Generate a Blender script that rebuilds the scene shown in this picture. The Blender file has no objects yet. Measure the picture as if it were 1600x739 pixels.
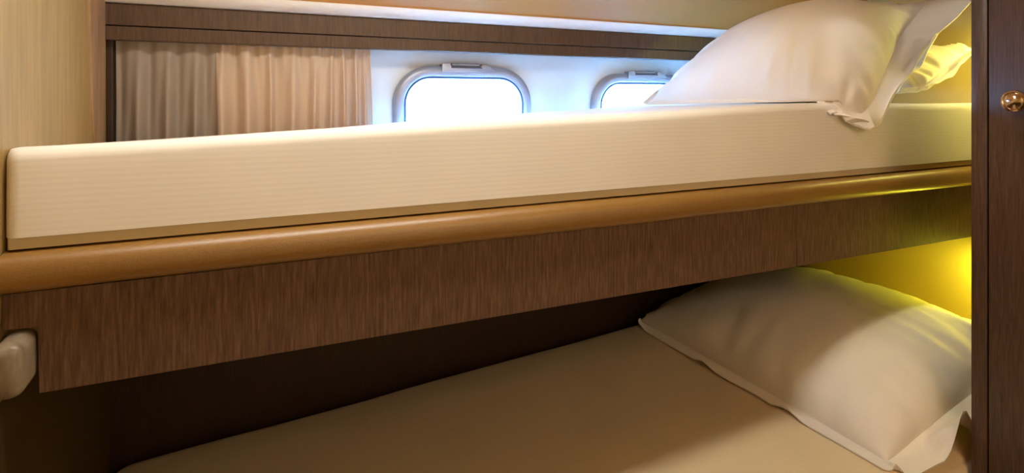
import bpy, bmesh, math, random
from mathutils import Vector, noise
random.seed(7)
S = bpy.context.scene
COL = S.collection
PI = math.pi

# ------------------------------------------------------------------ helpers
def tag(o, label=None, cat=None, group=None, kind=None):
    if label: o['label'] = label
    if cat: o['category'] = cat
    if group: o['group'] = group
    if kind: o['kind'] = kind
    return o

def empty(name, loc=(0, 0, 0)):
    o = bpy.data.objects.new(name, None)
    o.empty_display_size = .05
    o.location = loc
    COL.objects.link(o)
    return o

def wloc(o):
    v = Vector((0, 0, 0))
    while o:
        v += Vector(o.location)
        o = o.parent
    return v

def obj(name, bm, mat, parent=None, smooth=True, base=None, ang=35):
    """link a bmesh given in room coordinates as ONE mesh object"""
    org = wloc(parent) if parent else Vector(base or (0, 0, 0))
    for v in bm.verts: v.co -= org
    bmesh.ops.recalc_face_normals(bm, faces=bm.faces[:])
    me = bpy.data.meshes.new(name)
    bm.to_mesh(me); bm.free()
    me.materials.append(mat)
    if smooth:
        me.set_sharp_from_angle(angle=math.radians(ang))
        for p in me.polygons: p.use_smooth = True
    else:
        for p in me.polygons: p.use_smooth = False
    o = bpy.data.objects.new(name, me)
    if parent: o.parent = parent
    else: o.location = org
    COL.objects.link(o)
    return o

def add_box(bm, a, b, bev=0, seg=2):
    x0, y0, z0 = a; x1, y1, z1 = b
    vs = [bm.verts.new(p) for p in ((x0,y0,z0),(x1,y0,z0),(x1,y1,z0),(x0,y1,z0),(x0,y0,z1),(x1,y0,z1),(x1,y1,z1),(x0,y1,z1))]
    fs = [bm.faces.new([vs[i] for i in f]) for f in ((0,3,2,1),(4,5,6,7),(0,1,5,4),(1,2,6,5),(2,3,7,6),(3,0,4,7))]
    if bev:
        es = list({e for f in fs for e in f.edges})
        bmesh.ops.bevel(bm, geom=es, offset=bev, segments=seg, profile=.5, affect='EDGES')
    return bm

def box(a, b, bev=0, seg=2):
    return add_box(bmesh.new(), a, b, bev, seg)

def prism(poly, axis, a, b, bev=0, seg=2):
    """extrude a 2D polygon along an axis ('x': poly is (y,z); 'y': poly is (x,z))"""
    bm = bmesh.new()
    def p3(p, t): return (t, p[0], p[1]) if axis == 'x' else (p[0], t, p[1])
    A = [bm.verts.new(p3(p, a)) for p in poly]
    B = [bm.verts.new(p3(p, b)) for p in poly]
    n = len(poly)
    bm.faces.new(A); bm.faces.new(B[::-1])
    for i in range(n):
        bm.faces.new((A[i], B[i], B[(i+1) % n], A[(i+1) % n]))
    if bev:
        bmesh.ops.bevel(bm, geom=bm.edges[:], offset=bev, segments=seg, profile=.5, affect='EDGES')
    return bm

def lathe(bm, prof, org, axis, n=32):
    """prof: (radius, height) along axis vector from org"""
    ax = Vector(axis).normalized()
    t = Vector((0, 0, 1)) if abs(ax.z) < .9 else Vector((1, 0, 0))
    u = ax.cross(t).normalized(); w = ax.cross(u)
    rings = []
    for r, h in prof:
        c = Vector(org) + ax*h
        if r < 1e-6: rings.append([bm.verts.new(c)]); continue
        rings.append([bm.verts.new(c + (u*math.cos(2*PI*i/n) + w*math.sin(2*PI*i/n))*r) for i in range(n)])
    for a, b in zip(rings, rings[1:]):
        for i in range(n):
            j = (i+1) % n
            f = [a[i % len(a)], a[j % len(a)], b[j % len(b)], b[i % len(b)]]
            f = list(dict.fromkeys(f))
            if len(f) > 2: bm.faces.new(f)
    return bm

def rrect(cx, cz, w, h, r, n=12):
    """rounded rectangle outline, counter-clockwise, 4*(n+1) points"""
    pts = []
    for k, (sx, sz) in enumerate(((1, 1), (-1, 1), (-1, -1), (1, -1))):
        ox, oz = cx + sx*(w/2-r), cz + sz*(h/2-r)
        for i in range(n+1):
            a = k*PI/2 + i/n*PI/2
            pts.append((ox + r*math.cos(a), oz + r*math.sin(a)))
    return pts

def loft(rings, closed=True, cap=False):
    bm = bmesh.new()
    R = [[bm.verts.new(p) for p in r] for r in rings]
    n = len(R[0])
    for a, b in zip(R, R[1:]):
        for i in range(n if closed else n-1):
            j = (i+1) % n
            bm.faces.new((a[i], a[j], b[j], b[i]))
    if cap:
        bm.faces.new(R[0]); bm.faces.new(R[-1][::-1])
    return bm

def smoothstep(a, b, x):
    t = min(1, max(0, (x-a)/(b-a))); return t*t*(3-2*t)

# ------------------------------------------------------------------ materials
def srgb(r, g, b):
    f = lambda c: (c/255/12.92) if c/255 <= .04045 else ((c/255+.055)/1.055)**2.4
    return (f(r), f(g), f(b), 1)

def newmat(name):
    m = bpy.data.materials.new(name); m.use_nodes = True
    nt = m.node_tree
    return m, nt, nt.nodes['Principled BSDF'], nt.nodes, nt.links

def coords(N, L, scale, kind='Object'):
    tc = N.new('ShaderNodeTexCoord'); mp = N.new('ShaderNodeMapping')
    mp.inputs['Scale'].default_value = scale
    L.new(tc.outputs[kind], mp.inputs['Vector'])
    return mp.outputs['Vector']

def ramp(N, L, fac, stops):
    r = N.new('ShaderNodeValToRGB')
    e = r.color_ramp.elements
    while len(e) < len(stops): e.new(.5)
    for el, (p, c) in zip(e, stops): el.position = p; el.color = c
    L.new(fac, r.inputs['Fac'])
    return r.outputs['Color']

def bump(N, L, fac, B, strength, dist=.001):
    b = N.new('ShaderNodeBump'); b.inputs['Strength'].default_value = strength
    b.inputs['Distance'].default_value = dist
    L.new(fac, b.inputs['Height']); L.new(b.outputs['Normal'], B.inputs['Normal'])

def noise_tex(N, L, vec, scale=1, detail=4, rough=.6):
    n = N.new('ShaderNodeTexNoise'); n.inputs['Scale'].default_value = scale
    n.inputs['Detail'].default_value = detail; n.inputs['Roughness'].default_value = rough
    L.new(vec, n.inputs['Vector'])
    return n.outputs['Fac']

def mixc(N, L, fac, a, b, mode='MIX'):
    m = N.new('ShaderNodeMix'); m.data_type = 'RGBA'; m.blend_type = mode
    for k, v in ((0, fac), (6, a), (7, b)):
        if hasattr(v, 'links') or hasattr(v, 'is_linked'): L.new(v, m.inputs[k])
        else: m.inputs[k].default_value = v
    return m.outputs[2]

def wood(name, dark, mid, light, grain=(270, 270, 20), rough=.42, bs=.25, spec=.4):
    m, nt, B, N, L = newmat(name)
    fine = noise_tex(N, L, coords(N, L, grain), 1, 5, .65)
    broad = noise_tex(N, L, coords(N, L, tuple(g*.16 for g in grain)), 1, 3, .5)
    c1 = ramp(N, L, fine, ((.3, dark), (.5, mid), (.7, light)))
    c2 = ramp(N, L, broad, ((.3, (.88, .88, .88, 1)), (.7, (1.06, 1.05, 1.04, 1))))
    L.new(mixc(N, L, 1.0, c1, c2, 'MULTIPLY'), B.inputs['Base Color'])
    B.inputs['Roughness'].default_value = rough
    B.inputs['Specular IOR Level'].default_value = spec
    bump(N, L, fine, B, bs, .0006)
    return m

def plain(name, col, rough=.5, metal=0, spec=.5, nscale=None, nstr=.2, var=.06):
    m, nt, B, N, L = newmat(name)
    B.inputs['Roughness'].default_value = rough; B.inputs['Metallic'].default_value = metal
    B.inputs['Specular IOR Level'].default_value = spec
    f = noise_tex(N, L, coords(N, L, (1, 1, 1)), nscale or 30, 4, .6)
    a = tuple(c*(1-var) for c in col[:3]) + (1,); b = tuple(min(1, c*(1+var)) for c in col[:3]) + (1,)
    L.new(ramp(N, L, f, ((.3, a), (.7, b))), B.inputs['Base Color'])
    if nscale: bump(N, L, f, B, nstr, .0008)
    return m

def cloth(name, col, stripes=0.0, period=.0075, rough=.75, sheen=.15, bs=.15, translucent=0):
    m, nt, B, N, L = newmat(name)
    B.inputs['Roughness'].default_value = rough
    B.inputs['Specular IOR Level'].default_value = .25
    B.inputs['Sheen Weight'].default_value = sheen
    weave = noise_tex(N, L, coords(N, L, (260, 260, 260)), 1, 3, .6)
    soft = noise_tex(N, L, coords(N, L, (5, 5, 5)), 1, 2, .5)
    c = ramp(N, L, soft, ((.3, tuple(x*.95 for x in col[:3]) + (1,)), (.7, col)))
    if stripes:
        tc = N.new('ShaderNodeTexCoord'); sp = N.new('ShaderNodeSeparateXYZ')
        L.new(tc.outputs['Object'], sp.inputs[0])
        ad = N.new('ShaderNodeMath'); ad.operation = 'ADD'
        L.new(sp.outputs['Y'], ad.inputs[0]); L.new(sp.outputs['Z'], ad.inputs[1])
        mu = N.new('ShaderNodeMath'); mu.operation = 'MULTIPLY'; mu.inputs[1].default_value = 2*PI/period
        L.new(ad.outputs[0], mu.inputs[0])
        si = N.new('ShaderNodeMath'); si.operation = 'SINE'; L.new(mu.outputs[0], si.inputs[0])
        br = noise_tex(N, L, coords(N, L, (7, 60, 60)), 1, 2, .5)
        m2 = N.new('ShaderNodeMath'); m2.operation = 'MULTIPLY'
        L.new(si.outputs[0], m2.inputs[0]); L.new(br, m2.inputs[1])
        m3 = N.new('ShaderNodeMath'); m3.operation = 'MULTIPLY_ADD'; m3.inputs[1].default_value = .9; m3.inputs[2].default_value = .5
        L.new(m2.outputs[0], m3.inputs[0])
        lo = (1-stripes, 1-stripes*1.1, 1-stripes*1.2, 1)
        c = mixc(N, L, 1.0, c, ramp(N, L, m3.outputs[0], ((.1, lo), (.9, (1, 1, 1, 1)))), 'MULTIPLY')
    L.new(c, B.inputs['Base Color'])
    bump(N, L, weave, B, bs, .0004)
    if translucent:
        t = N.new('ShaderNodeBsdfTranslucent'); t.inputs['Color'].default_value = col
        mx = N.new('ShaderNodeMixShader'); mx.inputs[0].default_value = translucent
        L.new(B.outputs[0], mx.inputs[1]); L.new(t.outputs[0], mx.inputs[2])
        L.new(mx.outputs[0], N['Material Output'].inputs['Surface'])
    return m

def glass(name):
    m, nt, B, N, L = newmat(name)
    N.remove(B)
    t = N.new('ShaderNodeBsdfTransparent'); t.inputs['Color'].default_value = (.95, .985, .98, 1)
    g = N.new('ShaderNodeBsdfGlossy'); g.inputs['Roughness'].default_value = .02
    lw = N.new('ShaderNodeLayerWeight'); pw = N.new('ShaderNodeMath'); pw.operation = 'POWER'; pw.inputs[1].default_value = 5
    f = N.new('ShaderNodeMath'); f.operation = 'MULTIPLY_ADD'; f.inputs[1].default_value = .9; f.inputs[2].default_value = .03
    L.new(lw.outputs['Facing'], pw.inputs[0]); L.new(pw.outputs[0], f.inputs[0])
    mx = N.new('ShaderNodeMixShader')
    L.new(f.outputs[0], mx.inputs[0]); L.new(t.outputs[0], mx.inputs[1]); L.new(g.outputs[0], mx.inputs[2])
    L.new(mx.outputs[0], N['Material Output'].inputs['Surface'])
    return m

def glow(name, col, s):
    m, nt, B, N, L = newmat(name)
    B.inputs['Base Color'].default_value = (.8, .8, .8, 1)
    B.inputs['Emission Color'].default_value = col
    B.inputs['Emission Strength'].default_value = s
    return m

M = {}
M['walnut'] = wood('walnut_board', srgb(76, 55, 42), srgb(106, 80, 62), srgb(130, 101, 80), rough=.55, spec=.25)
M['wenge'] = wood('pelmet_wood', srgb(70, 49, 34), srgb(84, 62, 45), srgb(96, 73, 55))
M['door'] = wood('wardrobe_wood', srgb(72, 52, 40), srgb(90, 66, 51), srgb(106, 79, 62), rough=.38)
M['maple'] = wood('pale_wall_veneer', srgb(160, 134, 82), srgb(172, 143, 89), srgb(184, 154, 99), grain=(60, 60, 5), rough=.5, bs=.1)
M['post'] = wood('corner_veneer', srgb(150, 120, 92), srgb(170, 138, 106), srgb(184, 152, 118), grain=(60, 60, 5), rough=.5, bs=.1)
M['lowerleft'] = wood('brown_panel', srgb(72, 56, 30), srgb(80, 62, 34), srgb(88, 68, 38))
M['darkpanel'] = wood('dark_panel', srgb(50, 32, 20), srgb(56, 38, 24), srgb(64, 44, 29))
M['leather'] = plain('tan_leather', srgb(146, 106, 48), .40, 0, .9, 420, .35, .10)
M['headliner'] = plain('tan_headliner', srgb(192, 140, 76), .5, 0, .4, 300, .25, .06)
M['headboard'] = plain('beige_headboard', srgb(204, 182, 124), .5, 0, .4, 300, .25, .06)
M['cove'] = plain('cream_cove', srgb(250, 246, 242), .45, 0, .4, 60, .03, .02)
M['hull'] = plain('white_hull_liner', srgb(216, 221, 226), .5, 0, .4, 40, .03, .015)
M['reveal'] = plain('aqua_white_reveal', srgb(205, 250, 250), .35, 0, .5, 40, .03, .02)
M['alu'] = plain('satin_window_metal', srgb(160, 162, 174), .35, .35, .5, 50, .03, .04)
M['gasket'] = plain('blue_rubber', srgb(46, 84, 140), .5, 0, .4, 60, .05, .05)
M['latch'] = plain('latch_metal', srgb(166, 168, 178), .3, .5, .5, 80, .03, .04)
M['latchdark'] = plain('latch_slot', srgb(60, 66, 90), .5, .2, .4, 80, .03, .04)
M['glass'] = glass('window_glass')
M['sheet'] = cloth('striped_white_sheet', srgb(246, 241, 232), .035)
M['hem'] = cloth('mattress_ticking', srgb(206, 192, 160), 0)
M['pillow'] = cloth('white_pillowcase', srgb(242, 234, 224), .012, .012, bs=.1)
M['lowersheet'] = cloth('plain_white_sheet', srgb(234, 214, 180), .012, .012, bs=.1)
M['sheer'] = cloth('taupe_curtain', srgb(186, 170, 154), 0, rough=.7, translucent=.25, bs=.4)
M['satin'] = cloth('satin_curtain', srgb(236, 212, 188), 0, rough=.42, sheen=.3, translucent=.35)
M['bracket'] = wood('worn_grey_wood', srgb(112, 96, 78), srgb(140, 124, 104), srgb(164, 148, 126), grain=(40, 40, 12), rough=.35)
M['chrome'] = plain('polished_metal', srgb(214, 190, 164), .12, 1, .5, 60, 0, .03)
M['white_metal'] = plain('white_enamel', srgb(225, 222, 214), .4, 0, .5, 60, .02, .02)
M['carpet'] = plain('floor_boards', srgb(120, 92, 66), .6, 0, .3, 80, .2, .1)
M['cabin'] = plain('cabin_panel', srgb(204, 182, 146), .55, 0, .4, 60, .03, .03)
M['bulb'] = glow('lamp_glow', (1, .8, .45, 1), 4)

# ------------------------------------------------------------------ room shell
XL, XR, YB, YF, ZC = -.2485, 1.90, 1.47, -.75, 1.98
def struct(name, bm, mat, smooth=False, parent=None, ang=35):
    o = obj(name, bm, mat, parent, smooth, ang=ang)
    if not parent: o['kind'] = 'structure'
    return o

struct('floor', box((XL-.06, YF-.06, -.05), (XR+.06, YB+.06, 0)), M['carpet'])
struct('wall_left', box((XL-.05, YF, 1.05), (XL, YB, 2.0)), M['maple'])
struct('wall_left_lower', box((XL-.05, YF, 0), (XL, YB, 1.05)), M['lowerleft'])
struct('wall_right', box((XR, YF, 0), (XR+.05, YB, 2.0)), M['headboard'])
struct('wall_front', box((XL-.05, YF-.05, 0), (XR+.05, YF, 2.0)), M['cabin'])

WIN = [(.552, 1.357, .396, .25), (1.151, 1.348, .392, .25)]     # centre x, centre z, width, height of the frames
def wall_with_holes():
    cu = bpy.data.curves.new('wall_outline', 'CURVE'); cu.dimensions = '2D'; cu.fill_mode = 'BOTH'
    cu.extrude = .03
    outl = [(XL-.05, 1.17), (XR+.05, 1.17), (XR+.05, 1.66), (XL-.05, 1.66)]
    loops = [outl] + [rrect(cx, cz, w-.05, h-.05, .078)[::-1] for cx, cz, w, h in WIN]
    for lp in loops:
        s = cu.splines.new('POLY'); s.points.add(len(lp)-1); s.use_cyclic_u = True
        for p, (x, z) in zip(s.points, lp): p.co = (x, z, 0, 1)
    o = bpy.data.objects.new('wall_outline', cu); COL.objects.link(o)
    dg = bpy.context.evaluated_depsgraph_get()
    me = bpy.data.meshes.new_from_object(o.evaluated_get(dg))
    bm = bmesh.new(); bm.from_mesh(me)
    bpy.data.objects.remove(o); bpy.data.curves.remove(cu); bpy.data.meshes.remove(me)
    for v in bm.verts:
        x, z, t = v.co; v.co = (x, YB+.03+t, z)
    bmesh.ops.remove_doubles(bm, verts=bm.verts[:], dist=1e-5)
    return bm
struct('wall_back', wall_with_holes(), M['hull'])
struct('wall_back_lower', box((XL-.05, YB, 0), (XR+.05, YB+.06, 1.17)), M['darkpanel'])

# the deckhead: low over the hull side, sloping up to the cabin ceiling
prof = [(YB+.06, 1.60), (1.385, 1.605), (1.372, 1.613)]
for i in range(1, 9):
    t = i/8; prof.append((1.372-.42*t, 1.613+.34*t))
prof += [(.90, 1.975), (.84, ZC), (YF-.05, ZC), (YF-.05, ZC+.05), (YB+.06, ZC+.05)]
struct('ceiling', prism(prof, 'x', XL-.05, XR+.05), M['headliner'], True)
# rounded cream cove where the ceiling meets the pelmet
cv = [(1.445, 1.592), (1.405, 1.5925), (1.392, 1.594), (1.378, 1.600), (1.368, 1.608), (1.364, 1.6145), (1.372, 1.618), (1.445, 1.604)]
struct('trim_1', prism(cv, 'x', XL, XR), M['cove'], True, ang=60)
# veneered corner post; dark strip put in for the shadow at the curtain's end
struct('trim_2', prism([(1.30, 1.35), (1.315, 1.3), (1.40, 1.3), (1.40, 1.6), (1.27, 1.6), (1.285, 1.46)], 'x', XL, XL+.0035), M['post'])
struct('corner_shadow_strip', box((XL, 1.425, 1.2), (XL+.012, YB, 1.595), .002), M['darkpanel'])

def window(n, cx, cz, w, h):
    root = empty('window_%d' % n, (cx, YB, cz)); root['kind'] = 'structure'
    # moulded frame: loft of rounded rectangles
    secs = [(0, -.0005), (0, -.010), (.006, -.018), (.020, -.020), (.027, -.016), (.029, -.004), (.029, .030)]
    rings = []
    for ins, y in secs:
        rings.append([(x, YB+y, z) for x, z in rrect(cx, cz, w-2*ins, h-2*ins, .100-ins, 14)])
    obj('window_frame', loft(rings), M['alu'], root, ang=50)
    rg = [[(x, YB+y, z) for x, z in rrect(cx, cz, w-2*i, h-2*i, .100-i, 14)] for i, y in ((.0285, -.0165), (.0285, .006), (.0325, .006), (.0325, -.0165), (.0285, -.0165))]
    obj('gasket', loft(rg), M['gasket'], root)
    rg = [[(x, YB+y, z) for x, z in rrect(cx, cz, w-2*i, h-2*i, .100-i, 14)] for i, y in ((.033, .007), (.033, .075), (.026, .075))]
    obj('reveal', loft(rg), M['reveal'], root)
    pane = [(x, z) for x, z in rrect(cx, cz, w-.0665, h-.0665, .0665, 14)]
    obj('pane', prism(pane, 'y', YB+.012, YB+.017), M['glass'], root, False)
    # hinge block on the top of the frame with its pin
    zt = cz+h/2
    hb = [(cx-.072, zt-.016), (cx-.070, zt+.006), (cx-.049, zt+.009), (cx-.045, zt-.002), (cx+.039, zt-.002), (cx+.043, zt+.008), (cx+.058, zt+.006), (cx+.085, zt-.012)]
    hg = obj('hinge', prism(hb, 'y', YB-.0235, YB-.001, .0012), M['latch'], root)
    obj('pin', lathe(bmesh.new(), [(0, 0), (.0045, 0), (.0045, .078), (0, .078)], (cx-.042, YB-.014, zt+.005), (1, 0, 0), 16), M['latch'], hg)
    obj('slot', box((cx-.046, YB-.0245, zt-.0042), (cx+.042, YB-.020, zt-.0012)), M['latchdark'], hg, False)
for i, a in enumerate(WIN): window(i+1, *a)

# ------------------------------------------------------------------ curtain pelmet
pm = tag(empty('curtain_pelmet', (.8, 1.42, 1.592)), 'dark wooden pelmet running above the curtain and windows', 'pelmet')
obj('upper_board', box((XL+.001, 1.400, 1.5470), (XR-.002, 1.424, 1.5915), .0015), M['wenge'], pm, False)
obj('lower_strip', box((XL+.001, 1.4025, 1.5165), (XR-.002, 1.424, 1.5455), .0025), M['wenge'], pm, False)
obj('curtain_track', box((XL+.02, 1.437, 1.520), (1.5, 1.449, 1.531), .002), M['white_metal'], pm)

def curtain(x0, x1, yc, zt, zb, fold, nx=220, nz=40):
    rings = []
    for j in range(nz+1):
        t = j/nz; z = zt+(zb-zt)*t
        row = []
        for i in range(nx+1):
            s = i/nx
            dx, dy, dz = fold(s, t)
            row.append((x0+(x1-x0)*s+dx, yc+dy, z+dz))
        rings.append(row)
    return loft(rings, closed=False)

def fold_flat(s, t):
    a_ = .5+.9*min(1, t*2.2)
    y = a_*.0085*math.sin(2*PI*(3.6*s+.1)-.6*t) + a_*.003*math.sin(2*PI*(7.3*s)+1.6*t) + .002*noise.noise(Vector((s*5, t*1.5, 3)))
    return (0, y, 0)
peaks = [(.02, .04), (.19, .05), (.335, .02), (.47, .035), (.60, .025), (.71, .02), (.80, .018), (.885, .018), (.955, .014), (1.0, .012)]
def fold_satin(s, t):
    lean = (.05*(1-t))*math.sin(s*7)
    s2 = s + lean*.35
    y = 0
    for p, w in peaks:
        a = (s2-p)/w
        y -= .0145*math.exp(-a*a)*(.65+1.5*min(1, t*2.2))
    y += .004*math.sin(2*PI*8.5*s2+1.2)*(1-.5*t)
    # gathers crumpling the top edge
    g = math.exp(-t*9)
    y += g*.0035*math.sin(2*PI*(17*s+.4*math.sin(9*s)))
    return (.006*math.sin(6*s+2.5*t)*t*(1-s), y, g*.002*math.sin(2*PI*13*s))
c = obj('curtain', curtain(-.2335, -.041, 1.4365, 1.519, 1.235, fold_flat), M['sheer'], None, ang=180, base=(-.14, 1.44, 1.24))
tag(c, 'flat taupe curtain hanging in the left corner beside the pale wall', 'curtain')
c = obj('curtain', curtain(-.047, .292, 1.4405, 1.5175, 1.235, fold_satin), M['satin'], None, ang=180, base=(.12, 1.44, 1.24))
tag(c, 'gathered beige satin curtain drawn back next to the larger visible window', 'curtain')

# ------------------------------------------------------------------ upper bunk
YD = .85
ub = tag(empty('upper_bunk', (.8, 1.15, 1.045)), 'upper wooden bunk with tan padded rail along its front edge', 'bunk')
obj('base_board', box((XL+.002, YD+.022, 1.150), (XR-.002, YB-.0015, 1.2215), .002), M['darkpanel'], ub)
fb = [(-.2135, 1.0515), (1.072, 1.0395), (1.072, 1.1725), (XL+.001, 1.1725), (XL+.001, 1.131), (-.2135, 1.131)]
obj('front_board', prism(fb, 'y', YD, YD+.021, .001), M['walnut'], ub, False)
obj('end_board', prism([(1.0732, 1.0395), (XR-.002, 1.0325), (XR-.002, 1.1725), (1.0732, 1.1725)], 'y', YD, YD+.021, .0006), M['walnut'], ub, False)
# padded leather rail: D-shaped section, slightly uneven like stuffed leather
secp = []
rings = []
for k in range(121):
    x = XL+.001 + (XR-.003-XL)*k/120
    w = .0012*noise.noise(Vector((x*6, 0, 5)))
    zb_, zt_ = 1.1695 + w*.8 + .0035*(1-smoothstep(-.2, .8, x)), 1.2195 + .0005*(1-smoothstep(-.2, 1.4, x))
    pr_ = []
    cz_ = (zb_+zt_)/2; hz = (zt_-zb_)/2
    for i in range(21):
        a = -PI/2 + PI*i/20
        ca, sa = math.cos(a), math.sin(a)
        pr_.append((x, YD+.012 - (abs(ca)**.7)*(.030+w), cz_ + hz*(abs(sa)**.75)*(1 if sa > 0 else -1)))
    pr_ += [(x, YD+.045, zt_), (x, YD+.045, zb_)]
    rings.append(pr_)
obj('padded_rail', loft(rings, cap=True), M['leather'], ub, ang=50)
br = box((XL+.0015, YD-.046, 1.066), (-.2165, YD+.021, 1.1275), .0125, 5)
obj('corner_bracket', br, M['bracket'], ub, ang=60)['label'] = 'worn grey rounded bracket at the left end of the board'

# ------------------------------------------------------------------ mattresses
def mattress(x0, x1, y0, y1, zb, ztop, r, nx=90, sag=.0015, seed=0):
    rings = []
    xs = [x0 + r*(1-math.cos(PI/2*i/6)) for i in range(7)]
    xs += [x0+r+(x1-x0-2*r)*i/nx for i in range(1, nx)]
    xs += [x1 - r*(1-math.cos(PI/2*i/6)) for i in range(6, -1, -1)]
    for x in xs:
        d = min(x-x0, x1-x)
        ins = 0 if d >= r else r - math.sqrt(max(0, r*r-(r-d)**2))
        ya, yb_, zt = y0+ins, y1-ins, ztop(x, y0+r)-ins*.25
        ring = []
        m = 14
        for i in range(8): ring.append((ya, zb+(zt-r-zb)*i/8))
        for i in range(8):
            a = PI/2*i/8; ring.append((ya+r*(1-math.cos(a)), zt-r*(1-math.sin(a))))
        for i in range(m+1):
            y = ya+r+(yb_-ya-2*r)*i/m; ring.append((y, ztop(x, y)-ins*.25))
        zk = ztop(x, yb_-r)-ins*.25
        for i in range(1, 9):
            a = PI/2*i/8; ring.append((yb_-r*(1-math.sin(a)), zk-r*(1-math.cos(a))))
        ring.append((yb_, zb))
        out = []
        for (y, z) in ring:
            n = noise.noise(Vector((x*4, y*4, z*6+seed)))
            wob = sag*n
            out.append((x, y+(wob if y < (y0+y1)/2 else -abs(wob)), z+(wob if z > zb+.01 else 0)))
        rings.append(out)
    return loft(rings, cap=True)

def ztop_u(x, y=.9):
    zf = 1.341 + .0335*min(1.4, x+.2485) - .004*smoothstep(1.15, 1.6, x)
    return zf - (1.4-zf)*.97/.866*max(0, y-.866)          # sinks a little towards the hull
mu = tag(empty('mattress', (.8, 1.12, 1.2225)), 'thick cream mattress in a striped fitted sheet on the upper bunk', 'mattress')
obj('fitted_sheet', mattress(XL+.0015, XR-.003, YD, 1.392, 1.2365, ztop_u, .016, sag=.0022), M['sheet'], mu, ang=60)
obj('mattress_base', mattress(XL+.004, XR-.005, YD+.0045, 1.388, 1.2225, lambda x, y: 1.246, .004, sag=.0006), M['hem'], mu, ang=60)

def ztop_l(x, y=1.4): return .640 + .052*(x+.1) - .046*max(0, 1.40-y)
lb = tag(empty('lower_bunk', (.8, .9, 0)), 'lower bunk base under the wide mattress', 'bunk')
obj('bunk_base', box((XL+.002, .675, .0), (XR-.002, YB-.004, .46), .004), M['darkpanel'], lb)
obj('bunk_rail', box((XL+.002, .652, .02), (XR-.002, .675, .459), .004), M['walnut'], lb)
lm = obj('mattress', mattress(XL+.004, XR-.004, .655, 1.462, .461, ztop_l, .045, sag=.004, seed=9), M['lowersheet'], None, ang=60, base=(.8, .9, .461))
tag(lm, 'smooth shaded mattress in a plain sheet on the lower bunk', 'mattress')

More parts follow.
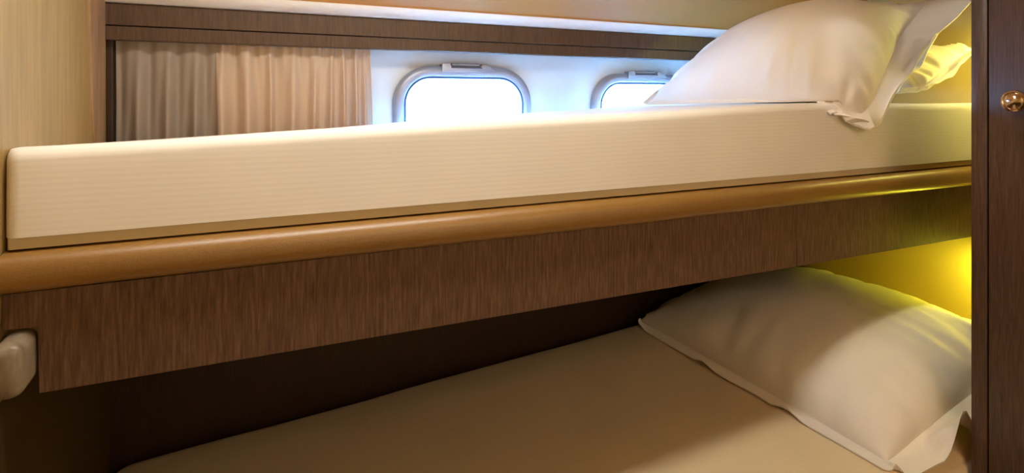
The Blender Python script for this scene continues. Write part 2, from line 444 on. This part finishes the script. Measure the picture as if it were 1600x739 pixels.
# ------------------------------------------------------------------ pillows
def pillow(name, fb, ft, bt, bb, t1, t2, fl, label, mat, floor=None, droop=None, wr=.006, seed=0, pw=.5, N_=64, shape=None, fwave=.004, pin=.035, bow=None):
    """plump case between four corners (front-bottom, front-top, back-top, back-bottom) with a flat border"""
    fb, ft, bt, bb = map(Vector, (fb, ft, bt, bb))
    nrm = ((ft-fb).cross(bb-fb) + (bt-bb).cross(bt-ft)).normalized()
    if nrm.x > 0: nrm = -nrm
    W = ((bb-fb).length + (bt-ft).length)/2; H = ((ft-fb).length + (bt-bb).length)/2
    f0, f1, f2, f3 = fl[0]/W, fl[1]/H, fl[2]/W, fl[3]/H
    bow = Vector(bow) if bow else None
    def P(u, v):
        low = fb*(1-u)**2 + bow*2*u*(1-u) + bb*u*u if bow else fb*(1-u) + bb*u
        return low*(1-v) + (ft*(1-u) + bt*u)*v
    def post(p):
        if droop:
            c_, rad, off = droop
            w = max(0, 1-(p-Vector(c_)).length/rad)**1.3
            p = p + Vector(off)*w
        if floor:
            p = p.copy(); zf = floor(p)
            if zf is not None and p.z < zf: p = Vector((p.x, p.y, zf + .0004*noise.noise(p*30)))
        return p
    def body(u, v, side):
        # u,v in 0..1 over the filled part
        e = max(0, math.sin(PI*u)*math.sin(PI*v))
        eu, ev = max(0, math.sin(PI*u)), max(0, math.sin(PI*v))
        h = (eu**pw)*(ev**pw)
        if shape: h *= shape(u, v)
        uu, vv = u, v
        # sides pulled in between the corners
        uu = u + pin*(.5-u)*2*(math.sin(PI*v)*.6)
        vv = v + pin*(.5-v)*2*(math.sin(PI*u)*.6)
        p = P(f0+(1-f0-f2)*uu, f3+(1-f1-f3)*vv)
        d = min(u, 1-u, v, 1-v)
        near = math.exp(-d*9)*(1-math.exp(-d*60))
        along = (v*H if min(u, 1-u) < min(v, 1-v) else u*W)
        wv = noise.noise(Vector((along*38+seed, d*4, seed*1.7)))*near*wr*2.2
        wv += noise.noise(Vector((u*W*9+seed, v*H*9, side*3.1)))*h*wr*.5
        wv += noise.noise(Vector((u*W*4+seed*2, v*H*4, side*5)))*h*wr*.8
        t = t1*h + wv if side > 0 else -(t2*h + wv*.5)
        return p + nrm*t
    root = empty(name, post(P(.5, .1)))
    tag(root, label, 'pillow')
    bm = bmesh.new()
    grids = []
    for side in (1, -1):
        g = [[None]*(N_+1) for _ in range(N_+1)]
        for i in range(N_+1):
            for j in range(N_+1):
                edge = i in (0, N_) or j in (0, N_)
                if side < 0 and edge: g[i][j] = grids[0][i][j]; continue
                # denser sampling near the seams
                u = .5-.5*math.cos(PI*i/N_)*(.75+.25*math.cos(PI*i/N_)**2); v = .5-.5*math.cos(PI*j/N_)*(.75+.25*math.cos(PI*j/N_)**2)
                g[i][j] = bm.verts.new(post(body(u, v, side)))
        grids.append(g)
        for i in range(N_):
            for j in range(N_):
                q = (g[i][j], g[i+1][j], g[i+1][j+1], g[i][j+1])
                bm.faces.new(q if side > 0 else q[::-1])
    seam = []
    g = grids[0]
    idx = [(i, 0) for i in range(N_)] + [(N_, j) for j in range(N_)] + [(i, N_) for i in range(N_, 0, -1)] + [(0, j) for j in range(N_, 0, -1)]
    for i, j in idx:
        u = .5-.5*math.cos(PI*i/N_)*(.75+.25*math.cos(PI*i/N_)**2); v = .5-.5*math.cos(PI*j/N_)*(.75+.25*math.cos(PI*j/N_)**2)
        seam.append((u, v, g[i][j].co.copy()))
    obj('case', bm, mat, root, ang=70)
    # border: flat hem sewn around the seam, thin but solid, a little wavy
    K = 8
    top, bot = [], []
    for k in range(K+1):
        s = k/K
        rt, rb = [], []
        for (u, v, c0) in seam:
            # matching point of the outer outline, corners rounded
            ou, ov = (u-.5)*2, (v-.5)*2
            o = P(u, v)
            if abs(ou) > .9 and abs(ov) > .9:
                rr = ((abs(ou)-.9)/.1)*((abs(ov)-.9)/.1)
                o = o + (P(.5, .5)-o)*.07*rr
            p = c0.lerp(o, s)
            al = u*W*14 + v*H*17 + seed
            wv = fwave*s*(2.6 if u < .02 and v < .6 else 1)*(math.sin(al*1.7)+noise.noise(Vector((al, s*2, seed)))*1.4)
            p = p + nrm*wv
            th = .0022 if s < 1 else .0012
            a = post(p + nrm*th) if k else c0 + nrm*.0006
            b = post(p - nrm*th) if k else c0 - nrm*.0006
            if (a-b).length < .0015: a = b + Vector((0, 0, .0028))
            rt.append(tuple(a)); rb.append(tuple(b))
        top.append(rt); bot.append(rb)
    rings = top + bot[::-1] + [top[0]]
    bmf = loft(rings)
    bmesh.ops.remove_doubles(bmf, verts=bmf.verts[:], dist=1e-5)
    obj('border', bmf, mat, root, ang=60)
    return root

def floor_u(p):
    zt = ztop_u(p.x, p.y)+.003
    if YD-.006 < p.y < YD+.016 and p.z < zt-.016: p.y = YD-.006      # hangs in front of the mattress edge
    if p.y > YD-.004: return zt
    return None
def floor_l(p): return ztop_l(p.x, p.y)+.005 if p.y > .66 else None

pillow('pillow', (1.315, .85, 1.385), (1.765, .855, 1.665), (1.42, 1.24, 1.655), (1.0, 1.31, 1.37), .135, .02, (.11, .03, .012, .03),
       'big plump white pillow leaning nearest the windows, its corner over the mattress edge', M['pillow'], floor_u,
       droop=((1.315, .83, 1.385), .30, (-.005, -.022, -.050)), seed=3, pw=.5, shape=lambda u, v: 1.4-.8*v+.1*u, pin=.012, wr=.009, bow=(1.10, .755, 1.385))
pillow('pillow', (1.50, .90, 1.40), (1.75, .92, 1.60), (1.62, 1.30, 1.60), (1.36, 1.32, 1.40), .03, .03, (.05, .03, .02, .03),
       'white pillow mostly hidden behind the big plump one, its border edge showing', M['pillow'], floor_u, seed=11)
pillow('pillow', (1.62, .90, 1.41), (1.885, .89, 1.545), (1.885, 1.36, 1.545), (1.63, 1.36, 1.41), .075, .03, (.02, .02, .02, .03),
       'yellow-lit wrinkled pillow at the head of the upper bunk beside the dark wardrobe', M['pillow'], floor_u, seed=23, wr=.016)
pillow('pillow', (1.13, .662, .665), (1.72, .660, .795), (1.68, 1.42, .785), (1.08, 1.44, .71), .15, .02, (.05, .012, .012, .03),
       'large pillow lying half in shade at the head of the lower bunk', M['pillow'], floor_l, seed=31, pw=.36, fwave=.013, wr=.008, pin=.02)

# ------------------------------------------------------------------ wardrobe
XW = 1.32
wd = tag(empty('wardrobe', (1.53, .22, 0)), 'tall dark wooden wardrobe at the right with a round metal knob', 'wardrobe')
obj('carcass', box((XW+.021, -.20, .002), (1.74, .640, 1.955), .002), M['door'], wd)
obj('side_stile', box((XW, .6205, .002), (XW+.0205, .648, 1.955), .0012), M['door'], wd)
dr = obj('door', box((XW-.0015, .06, .04), (XW+.0205, .6175, 1.94), .0015), M['door'], wd)
kb = lathe(bmesh.new(), [(0, 0), (.009, 0), (.0085, .008), (.0105, .013), (.0185, .017), (.0205, .021), (.0195, .026), (.0165, .0275), (.015, .0262), (.012, .0285), (.006, .0305), (0, .031)], (XW-.0015, .567, 1.393), (-1, 0, 0), 40)
obj('knob', kb, M['chrome'], dr, ang=40)

# ------------------------------------------------------------------ lamps
def light(name, kind, loc, energy, col, parent=None, **kw):
    d = bpy.data.lights.new(name, kind); d.energy = energy; d.color = col
    for k, v in kw.items(): setattr(d, k, v)
    o = bpy.data.objects.new(name, d); COL.objects.link(o)
    o.location = Vector(loc) - (wloc(parent) if parent else Vector((0, 0, 0)))
    if parent: o.parent = parent
    return o

WARM = (.98, .985, .95)
def downlight(x, y, e, tilt, cone, label):
    r = tag(empty('ceiling_light', (x, y, ZC)), label, 'light')
    obj('trim_ring', lathe(bmesh.new(), [(.030, 0), (.048, 0), (.048, -.006), (.034, -.010), (.030, -.004), (.030, 0)], (x, y, ZC), (0, 0, 1), 32), M['white_metal'], r)
    obj('diffuser', lathe(bmesh.new(), [(0, -.001), (.0298, -.001), (.0298, -.004), (0, -.004)], (x, y, ZC), (0, 0, 1), 32), M['bulb'], r)
    light('lamp', 'SPOT', (x, y, ZC-.014), e, WARM, r, shadow_soft_size=.03, spot_size=math.radians(cone), spot_blend=.5).rotation_euler = (0, math.radians(tilt), 0)
downlight(1.15, .775, 3, -14, 36, 'round ceiling downlight near the wardrobe')
downlight(1.62, .71, 1.6, 0, 80, 'added unseen ceiling downlight in the gap behind the wardrobe')  # added to brighten the right end of the upper mattress
pl = tag(empty('ceiling_panel_light', (.22, .70, ZC)), 'long flat ceiling light panel in front of the bunks', 'light')
obj('frame', box((-.18, .60, ZC-.012), (.62, .80, ZC-.0005), .003), M['white_metal'], pl, False)
obj('diffuser', box((-.16, .62, ZC-.0135), (.60, .78, ZC-.0125)), M['bulb'], pl, False)
light('lamp', 'AREA', (.22, .70, ZC-.016), 5.8, WARM, pl, shape='RECTANGLE', size=.74, size_y=.14)

ww = tag(empty('added_fill_light', (.75, -.25, ZC)), 'added unseen fill lamp turned to the wall behind the viewer', 'light')  # added fill: unseen lamp whose wall bounce brightens the bunk fronts
obj('housing', prism([(-.28, ZC-.0005), (-.20, ZC-.0005), (-.20, ZC-.055), (-.212, ZC-.055)], 'x', .3, 1.2, .003), M['white_metal'], ww, False)
l = light('lamp', 'AREA', (.75, -.262, ZC-.06), 23, WARM, ww, shape='RECTANGLE', size=.9, size_y=.04)
l.rotation_euler = (-math.radians(60), 0, 0)

def reading(y, z, label, e, col):
    b = Vector((XR, y, z))
    r = tag(empty('reading_lamp', b), label, 'lamp')
    obj('wall_plate', lathe(bmesh.new(), [(0, 0), (.028, 0), (.028, .008), (.022, .012), (0, .012)], b, (-1, 0, 0), 28), M['chrome'], r)
    obj('arm', lathe(bmesh.new(), [(0, .010), (.005, .010), (.005, .05), (0, .05)], b, (-1, 0, 0), 16), M['chrome'], r)
    obj('shade', lathe(bmesh.new(), [(.016, 0), (.020, .002), (.030, .035), (.0285, .035), (.0185, .003), (.016, 0)], b + Vector((-.052, -.0, .018)), (-.35, .15, -1), 28), M['white_metal'], r)
    light('lamp', 'POINT', b + Vector((-.066, -.0, -.022)), e, col, r, shadow_soft_size=.018)
reading(.76, 1.59, 'small reading lamp on the upper bunk headboard behind the wardrobe', 2.8, (1, .92, .2))
reading(.83, .975, 'small reading lamp at the head of the lower bunk behind the wardrobe', 3, (1, .92, .05))

# ------------------------------------------------------------------ daylight
w = bpy.data.worlds.new('sky'); S.world = w; w.use_nodes = True
bg = w.node_tree.nodes['Background']
bg.inputs['Color'].default_value = (.26, .50, 1.0, 1)
bg.inputs['Strength'].default_value = 70
sun = light('daylight', 'SUN', (.2, 2.2, 1.9), .95, (.36, .45, 1), angle=math.radians(22))
sun.rotation_euler = Vector((.80, -.55, 0)).to_track_quat('-Z', 'Y').to_euler()
for cx, cz, ww, hh in WIN:
    p = light('window_portal', 'AREA', (cx, YB+.08, cz), 1, (1, 1, 1), shape='RECTANGLE', size=ww, size_y=hh)
    p.data.cycles.is_portal = True
    p.rotation_euler = (-PI/2, 0, 0)

# ------------------------------------------------------------------ camera and view
cd = bpy.data.cameras.new('camera'); cam = bpy.data.objects.new('camera', cd); COL.objects.link(cam)
cam.location = (0, 0, 1.40); cam.rotation_euler = (PI/2, 0, -math.radians(25.3))
cd.sensor_width = 36; cd.lens = 36*900/1600
cd.shift_y = (152-369.5)/1600
cd.clip_start = .01
S.camera = cam
S.view_settings.view_transform = 'Standard'; S.view_settings.look = 'None'
S.view_settings.exposure = 0; S.view_settings.gamma = 1; S.view_settings.use_curve_mapping = False
S.cycles.use_denoising = True
S.cycles.max_bounces = 10; S.cycles.diffuse_bounces = 6
S.cycles.sample_clamp_indirect = 40
S.cycles.caustics_reflective = False; S.cycles.caustics_refractive = False
